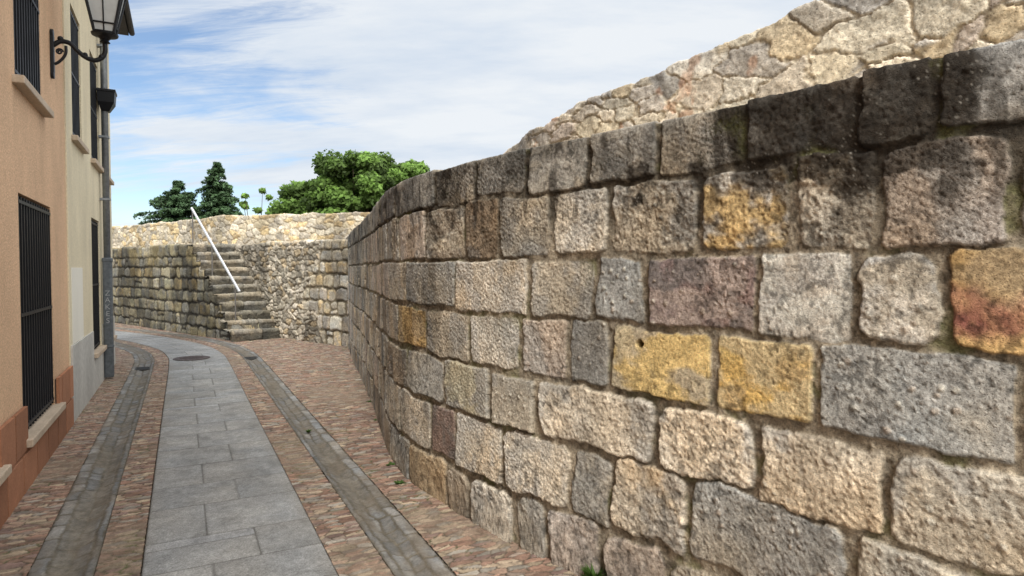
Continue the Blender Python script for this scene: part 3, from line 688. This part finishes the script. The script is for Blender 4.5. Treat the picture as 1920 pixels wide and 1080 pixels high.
# ============================================================ TREES
def leaves_mesh(name,P,Nn,size,cols,rs,el=1.7):
    n=len(P);a=rs.normal(size=(n,3));a-=Nn*(a*Nn).sum(1)[:,None];a/=np.linalg.norm(a,axis=1)[:,None]
    b=np.cross(Nn,a);s=size*(.6+.8*rs.rand(n))[:,None]
    V=np.stack([P-a*s*el/2,P+b*s*.5,P+a*s*el/2,P-b*s*.5],1).reshape(-1,3)
    F=np.arange(n*4).reshape(n,4);return raw_mesh(name,V,F,np.repeat(cols,4,axis=0),smooth=False)
def broadleaf(base,H,spread,seed,label,nleaf=26000,zlow=.35,bright=1.,leaf=.12,ncl=150,zc=.62):
    rs=np.random.RandomState(seed);b=np.array(base,float)
    root=mk('tree',None,label=label,cat='tree');root.location=base
    cl=[]
    for i in range(ncl):
        u=rs.rand();z=H*(zlow+(.97-zlow)*u);q=1-((z/H-zc)/(1.02-zc if z/H>zc else zc-zlow+.15))**2
        rr=spread*math.sqrt(max(.02,q))*(.15+.9*rs.rand()**.5)
        a=rs.rand()*6.283;cl.append((np.array((rr*math.cos(a),rr*math.sin(a)*.8,z)),spread*(.07+.13*rs.rand())))
    mb=MB();mb.tube([(0,0,-.1),(.05,.03,H*.2),(.0,.08,H*.42),(.1,.0,H*.7)],[H*.03,H*.024,H*.014,H*.004],10)
    for c,r in cl[::3]:
        m=c*.5;m[2]=H*.3+.3*(c[2]-H*.3);mb.tube([(0,.03,H*(.2+.2*rs.rand())),tuple(m),tuple(c)],[H*.010,H*.005,H*.0015],6)
    mb.obj('trunk',M_bark,root,smooth=True)
    w=np.array([r**2 for c,r in cl]);w/=w.sum();P=[];C=[];Nn=[]
    for (c,r),ww in zip(cl,w):
        n=int(nleaf*ww);d=rs.normal(size=(n,3));d/=np.linalg.norm(d,axis=1)[:,None]
        rad=r*(.3+1.25*rs.rand(n)**.8)[:,None];p=c+d*rad*np.array((1.15,1.1,.8));P.append(p)
        nn=d*.6+rs.normal(size=(n,3))*.6+np.array((.05,-.5,.5));nn/=np.linalg.norm(nn,axis=1)[:,None];Nn.append(nn)
        t=(.5+1.*rs.rand())*bright;base_c=np.array((.115,.195,.042))*t
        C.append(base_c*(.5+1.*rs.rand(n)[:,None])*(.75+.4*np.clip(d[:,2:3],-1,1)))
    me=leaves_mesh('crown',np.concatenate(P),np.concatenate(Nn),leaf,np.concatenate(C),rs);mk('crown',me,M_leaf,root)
    return root
def conifer(base,H,R,seed,label):
    rs=np.random.RandomState(seed);root=mk('conifer_tree',None,label=label,cat='tree');root.location=base
    mb=MB();mb.tube([(0,0,-.1),(0,.02,H*.5),(0,0,H*.99)],[.16,.1,.015],8);P=[];C=[]
    z=H*.3
    while z<H*.99:
        f=1-z/H;n=5+int(9*f)+rs.randint(3)
        for i in range(n):
            a=rs.rand()*6.283;L=R*(f**.85)*(.4+.8*rs.rand())+.12
            m=int(130*L+26);tt=rs.rand(m)**.75
            zz=z+(.46*tt-.45*tt**2)*L+rs.normal(size=m)*.03
            sp=(.05+.24*L*tt*(1-tt*.8));off=rs.normal(size=m)*sp*.6
            x=np.cos(a)*L*tt-np.sin(a)*off;y=np.sin(a)*L*tt+np.cos(a)*off
            P.append(np.stack([x,y,zz-abs(rs.normal(size=m))*.10],1));sh=.6+.7*rs.rand()
            C.append(np.array((.055,.10,.045))[None]*sh*(.6+.8*rs.rand(m)[:,None])*(.6+.6*tt[:,None]))
            if L>.3: mb.tube([(0,0,z),(math.cos(a)*L*.5,math.sin(a)*L*.5,z+.12*L),(math.cos(a)*L*.9,math.sin(a)*L*.9,z+.05*L)],[.03,.018,.006],5)
        z+=.14+.12*rs.rand()
    mb.obj('trunk',M_bark,root,smooth=True)
    P=np.concatenate(P);nn=rs.normal(size=P.shape)*.6+np.array((0,-.3,1));nn/=np.linalg.norm(nn,axis=1)[:,None]
    me=leaves_mesh('crown',P,nn,.078,np.concatenate(C),rs,el=2.8);mk('crown',me,M_needle,root);return root
conifer((-20.8,40,0),7.2,4.9,3,'dark green conifer with layered drooping branches behind the wall')
conifer((-18.4,40,0),8.4,3.3,4,'tall dark green pointed conifer behind the wall')
broadleaf((-9.0,30,0),5.75,1.75,5,'green leafy broadleaf tree behind the parapet wall',28000,zlow=.5,zc=.66)
broadleaf((-7.0,29.5,0),6.95,2.1,6,'large full green broadleaf tree behind the parapet wall',44000,zlow=.42,zc=.66)
broadleaf((-5.2,31,0),6.85,1.4,7,'small bright green broadleaf tree behind the bastion',18000,zlow=.5,bright=1.15,ncl=80,zc=.72)
broadleaf((-13.1,33,0),6.05,.8,8,'thin sapling with sparse leaves behind the parapet wall',1200,bright=1.4,leaf=.13,ncl=16,zlow=.6,zc=.75)
def tuft(loc,r,h,n,seed,label):
    rs=np.random.RandomState(seed);V=[];F=[];C=[]
    for i in range(n):
        a=rs.rand()*6.283;q=r*rs.rand()*.5;bx,by=q*math.cos(a),q*math.sin(a);L=h*(.4+.7*rs.rand());w=.004+.006*rs.rand();ln=r*(.3+.9*rs.rand())
        dx,dy=math.cos(a),math.sin(a);k=len(V)
        for j,(f,ww) in enumerate(((0,1),(.5,1.2),(1,.1))):
            x=bx+dx*ln*f*f;y=by+dy*ln*f*f;z=L*(f-.25*f*f)
            V+=[(x-dy*w*ww,y+dx*w*ww,z),(x+dy*w*ww,y-dx*w*ww,z)];c=np.array((.07,.13,.03))*(.6+.8*rs.rand());C+=[c,c]
        F+=[(k,k+1,k+3,k+2),(k+2,k+3,k+5,k+4)]
    me=raw_mesh('weed',np.array(V),np.array(F),np.array(C),smooth=False);o=mk('weed',me,M_leaf,label=label,cat='plant',group='weeds growing in the paving joints');o.location=loc
tuft((.42,3.22,-.01),.06,.12,150,1,'green leafy weed tuft at the foot of the bastion')
for i,(x,y) in enumerate(((-1.45,6.75),(-1.72,7.7),(-.98,5.2),(-2.02,6.3),(-.84,4.75))): tuft((x,y,-.012),.03+.01*(i%3),.03,50,10+i,'small green weed in the cobble joints')

# ============================================================ SKY, SUN, CAMERA
EL=math.radians(48);hx,hy=.24,-.97
to_sun=Vector((hx*math.cos(EL),hy*math.cos(EL),math.sin(EL))).normalized()
sun=bpy.data.lights.new('sun','SUN');sun.energy=3.2;sun.angle=math.radians(12);sun.color=(1,.965,.90)
so=bpy.data.objects.new('sun',sun);so.rotation_euler=to_sun.to_track_quat('Z','Y').to_euler();COL.objects.link(so)
w=bpy.data.worlds.new('World');scene.world=w;w.use_nodes=True;nt=w.node_tree;nt.nodes.clear()
out=N(nt,'ShaderNodeOutputWorld');sky=N(nt,'ShaderNodeTexSky');sky.sky_type='NISHITA';sky.sun_disc=False
sky.sun_elevation=EL;sky.sun_rotation=math.atan2(hx,hy);sky.air_density=1.0;sky.dust_density=.2;sky.ozone_density=3.
bg=N(nt,'ShaderNodeBackground');bg.inputs[1].default_value=.15;nt.links.new(sky.outputs[0],bg.inputs[0])
tc=N(nt,'ShaderNodeTexCoord').outputs['Generated'];sep=N(nt,'ShaderNodeSeparateXYZ');nt.links.new(tc,sep.inputs[0])
zz=math_(nt,'ADD',math_(nt,'MAXIMUM',sep.outputs[2],0.),.22)
cx=math_(nt,'DIVIDE',sep.outputs[0],zz);cy=math_(nt,'DIVIDE',sep.outputs[1],zz)
cmb=N(nt,'ShaderNodeCombineXYZ');nt.links.new(cx,cmb.inputs[0]);nt.links.new(cy,cmb.inputs[1])
mp=N(nt,'ShaderNodeMapping');mp.inputs['Rotation'].default_value=(0,0,math.radians(28));mp.inputs['Scale'].default_value=(.55,1.4,1);mp.inputs['Location'].default_value=(1.3,.4,0);nt.links.new(cmb.outputs[0],mp.inputs[0])
nz=N(nt,'ShaderNodeTexNoise');nz.inputs['Scale'].default_value=1.1;nz.inputs['Detail'].default_value=10;nz.inputs['Roughness'].default_value=.6;nz.inputs['Distortion'].default_value=.7;nt.links.new(mp.outputs[0],nz.inputs['Vector'])
mp2=N(nt,'ShaderNodeMapping');mp2.inputs['Rotation'].default_value=(0,0,math.radians(38));mp2.inputs['Scale'].default_value=(.8,4.5,1);nt.links.new(cmb.outputs[0],mp2.inputs[0])
nzf=N(nt,'ShaderNodeTexNoise');nzf.inputs['Scale'].default_value=2.0;nzf.inputs['Detail'].default_value=11;nzf.inputs['Roughness'].default_value=.68;nzf.inputs['Distortion'].default_value=1.1;nt.links.new(mp2.outputs[0],nzf.inputs['Vector'])
bias=mrange(nt,sep.outputs[0],-.56,-.10,-.12,.25)
f=math_(nt,'ADD',math_(nt,'ADD',nz.outputs['Fac'],bias),math_(nt,'MULTIPLY',math_(nt,'SUBTRACT',nzf.outputs['Fac'],.5),.42))
mask=N(nt,'ShaderNodeMapRange');mask.interpolation_type='SMOOTHSTEP';nt.links.new(f,mask.inputs[0]);mask.inputs[1].default_value=.36;mask.inputs[2].default_value=.62;mask.inputs[3].default_value=.04;mask.inputs[4].default_value=.97
nz2=noise(nt,mp.outputs[0],2.2,8,.6);cc=N(nt,'ShaderNodeMix',data_type='RGBA');nt.links.new(mrange(nt,nz2,.32,.60,0,1),cc.inputs[0])
cc.inputs[6].default_value=(.65,.74,.86,1);cc.inputs[7].default_value=(.87,.905,.94,1)
dt=N(nt,'ShaderNodeVectorMath',operation='DOT_PRODUCT');nt.links.new(tc,dt.inputs[0]);dt.inputs[1].default_value=tuple(to_sun)
gl_=math_(nt,'POWER',math_(nt,'MAXIMUM',dt.outputs['Value'],0.),1.4)
glow=math_(nt,'ADD',math_(nt,'MULTIPLY',gl_,2.5),1.)
warm=N(nt,'ShaderNodeMix',data_type='RGBA');nt.links.new(math_(nt,'MINIMUM',math_(nt,'MULTIPLY',gl_,1.5),1.),warm.inputs[0]);nt.links.new(cc.outputs[2],warm.inputs[6]);warm.inputs[7].default_value=(.87,.855,.82,1)
bg2=N(nt,'ShaderNodeBackground');nt.links.new(glow,bg2.inputs[1]);nt.links.new(warm.outputs[2],bg2.inputs[0])
mx=N(nt,'ShaderNodeMixShader');nt.links.new(mask.outputs[0],mx.inputs[0]);nt.links.new(bg.outputs[0],mx.inputs[1]);nt.links.new(bg2.outputs[0],mx.inputs[2]);nt.links.new(mx.outputs[0],out.inputs[0])
cam=bpy.data.cameras.new('camera');cam.lens=22.5;cam.sensor_width=36;cam.clip_end=4000;cam.clip_start=.05
co=bpy.data.objects.new('camera',cam);co.location=(0,0,1.6);co.rotation_euler=(math.radians(90-1.67),0,0);COL.objects.link(co);scene.camera=co
scene.view_settings.view_transform='Standard';scene.view_settings.look='None';scene.view_settings.exposure=0
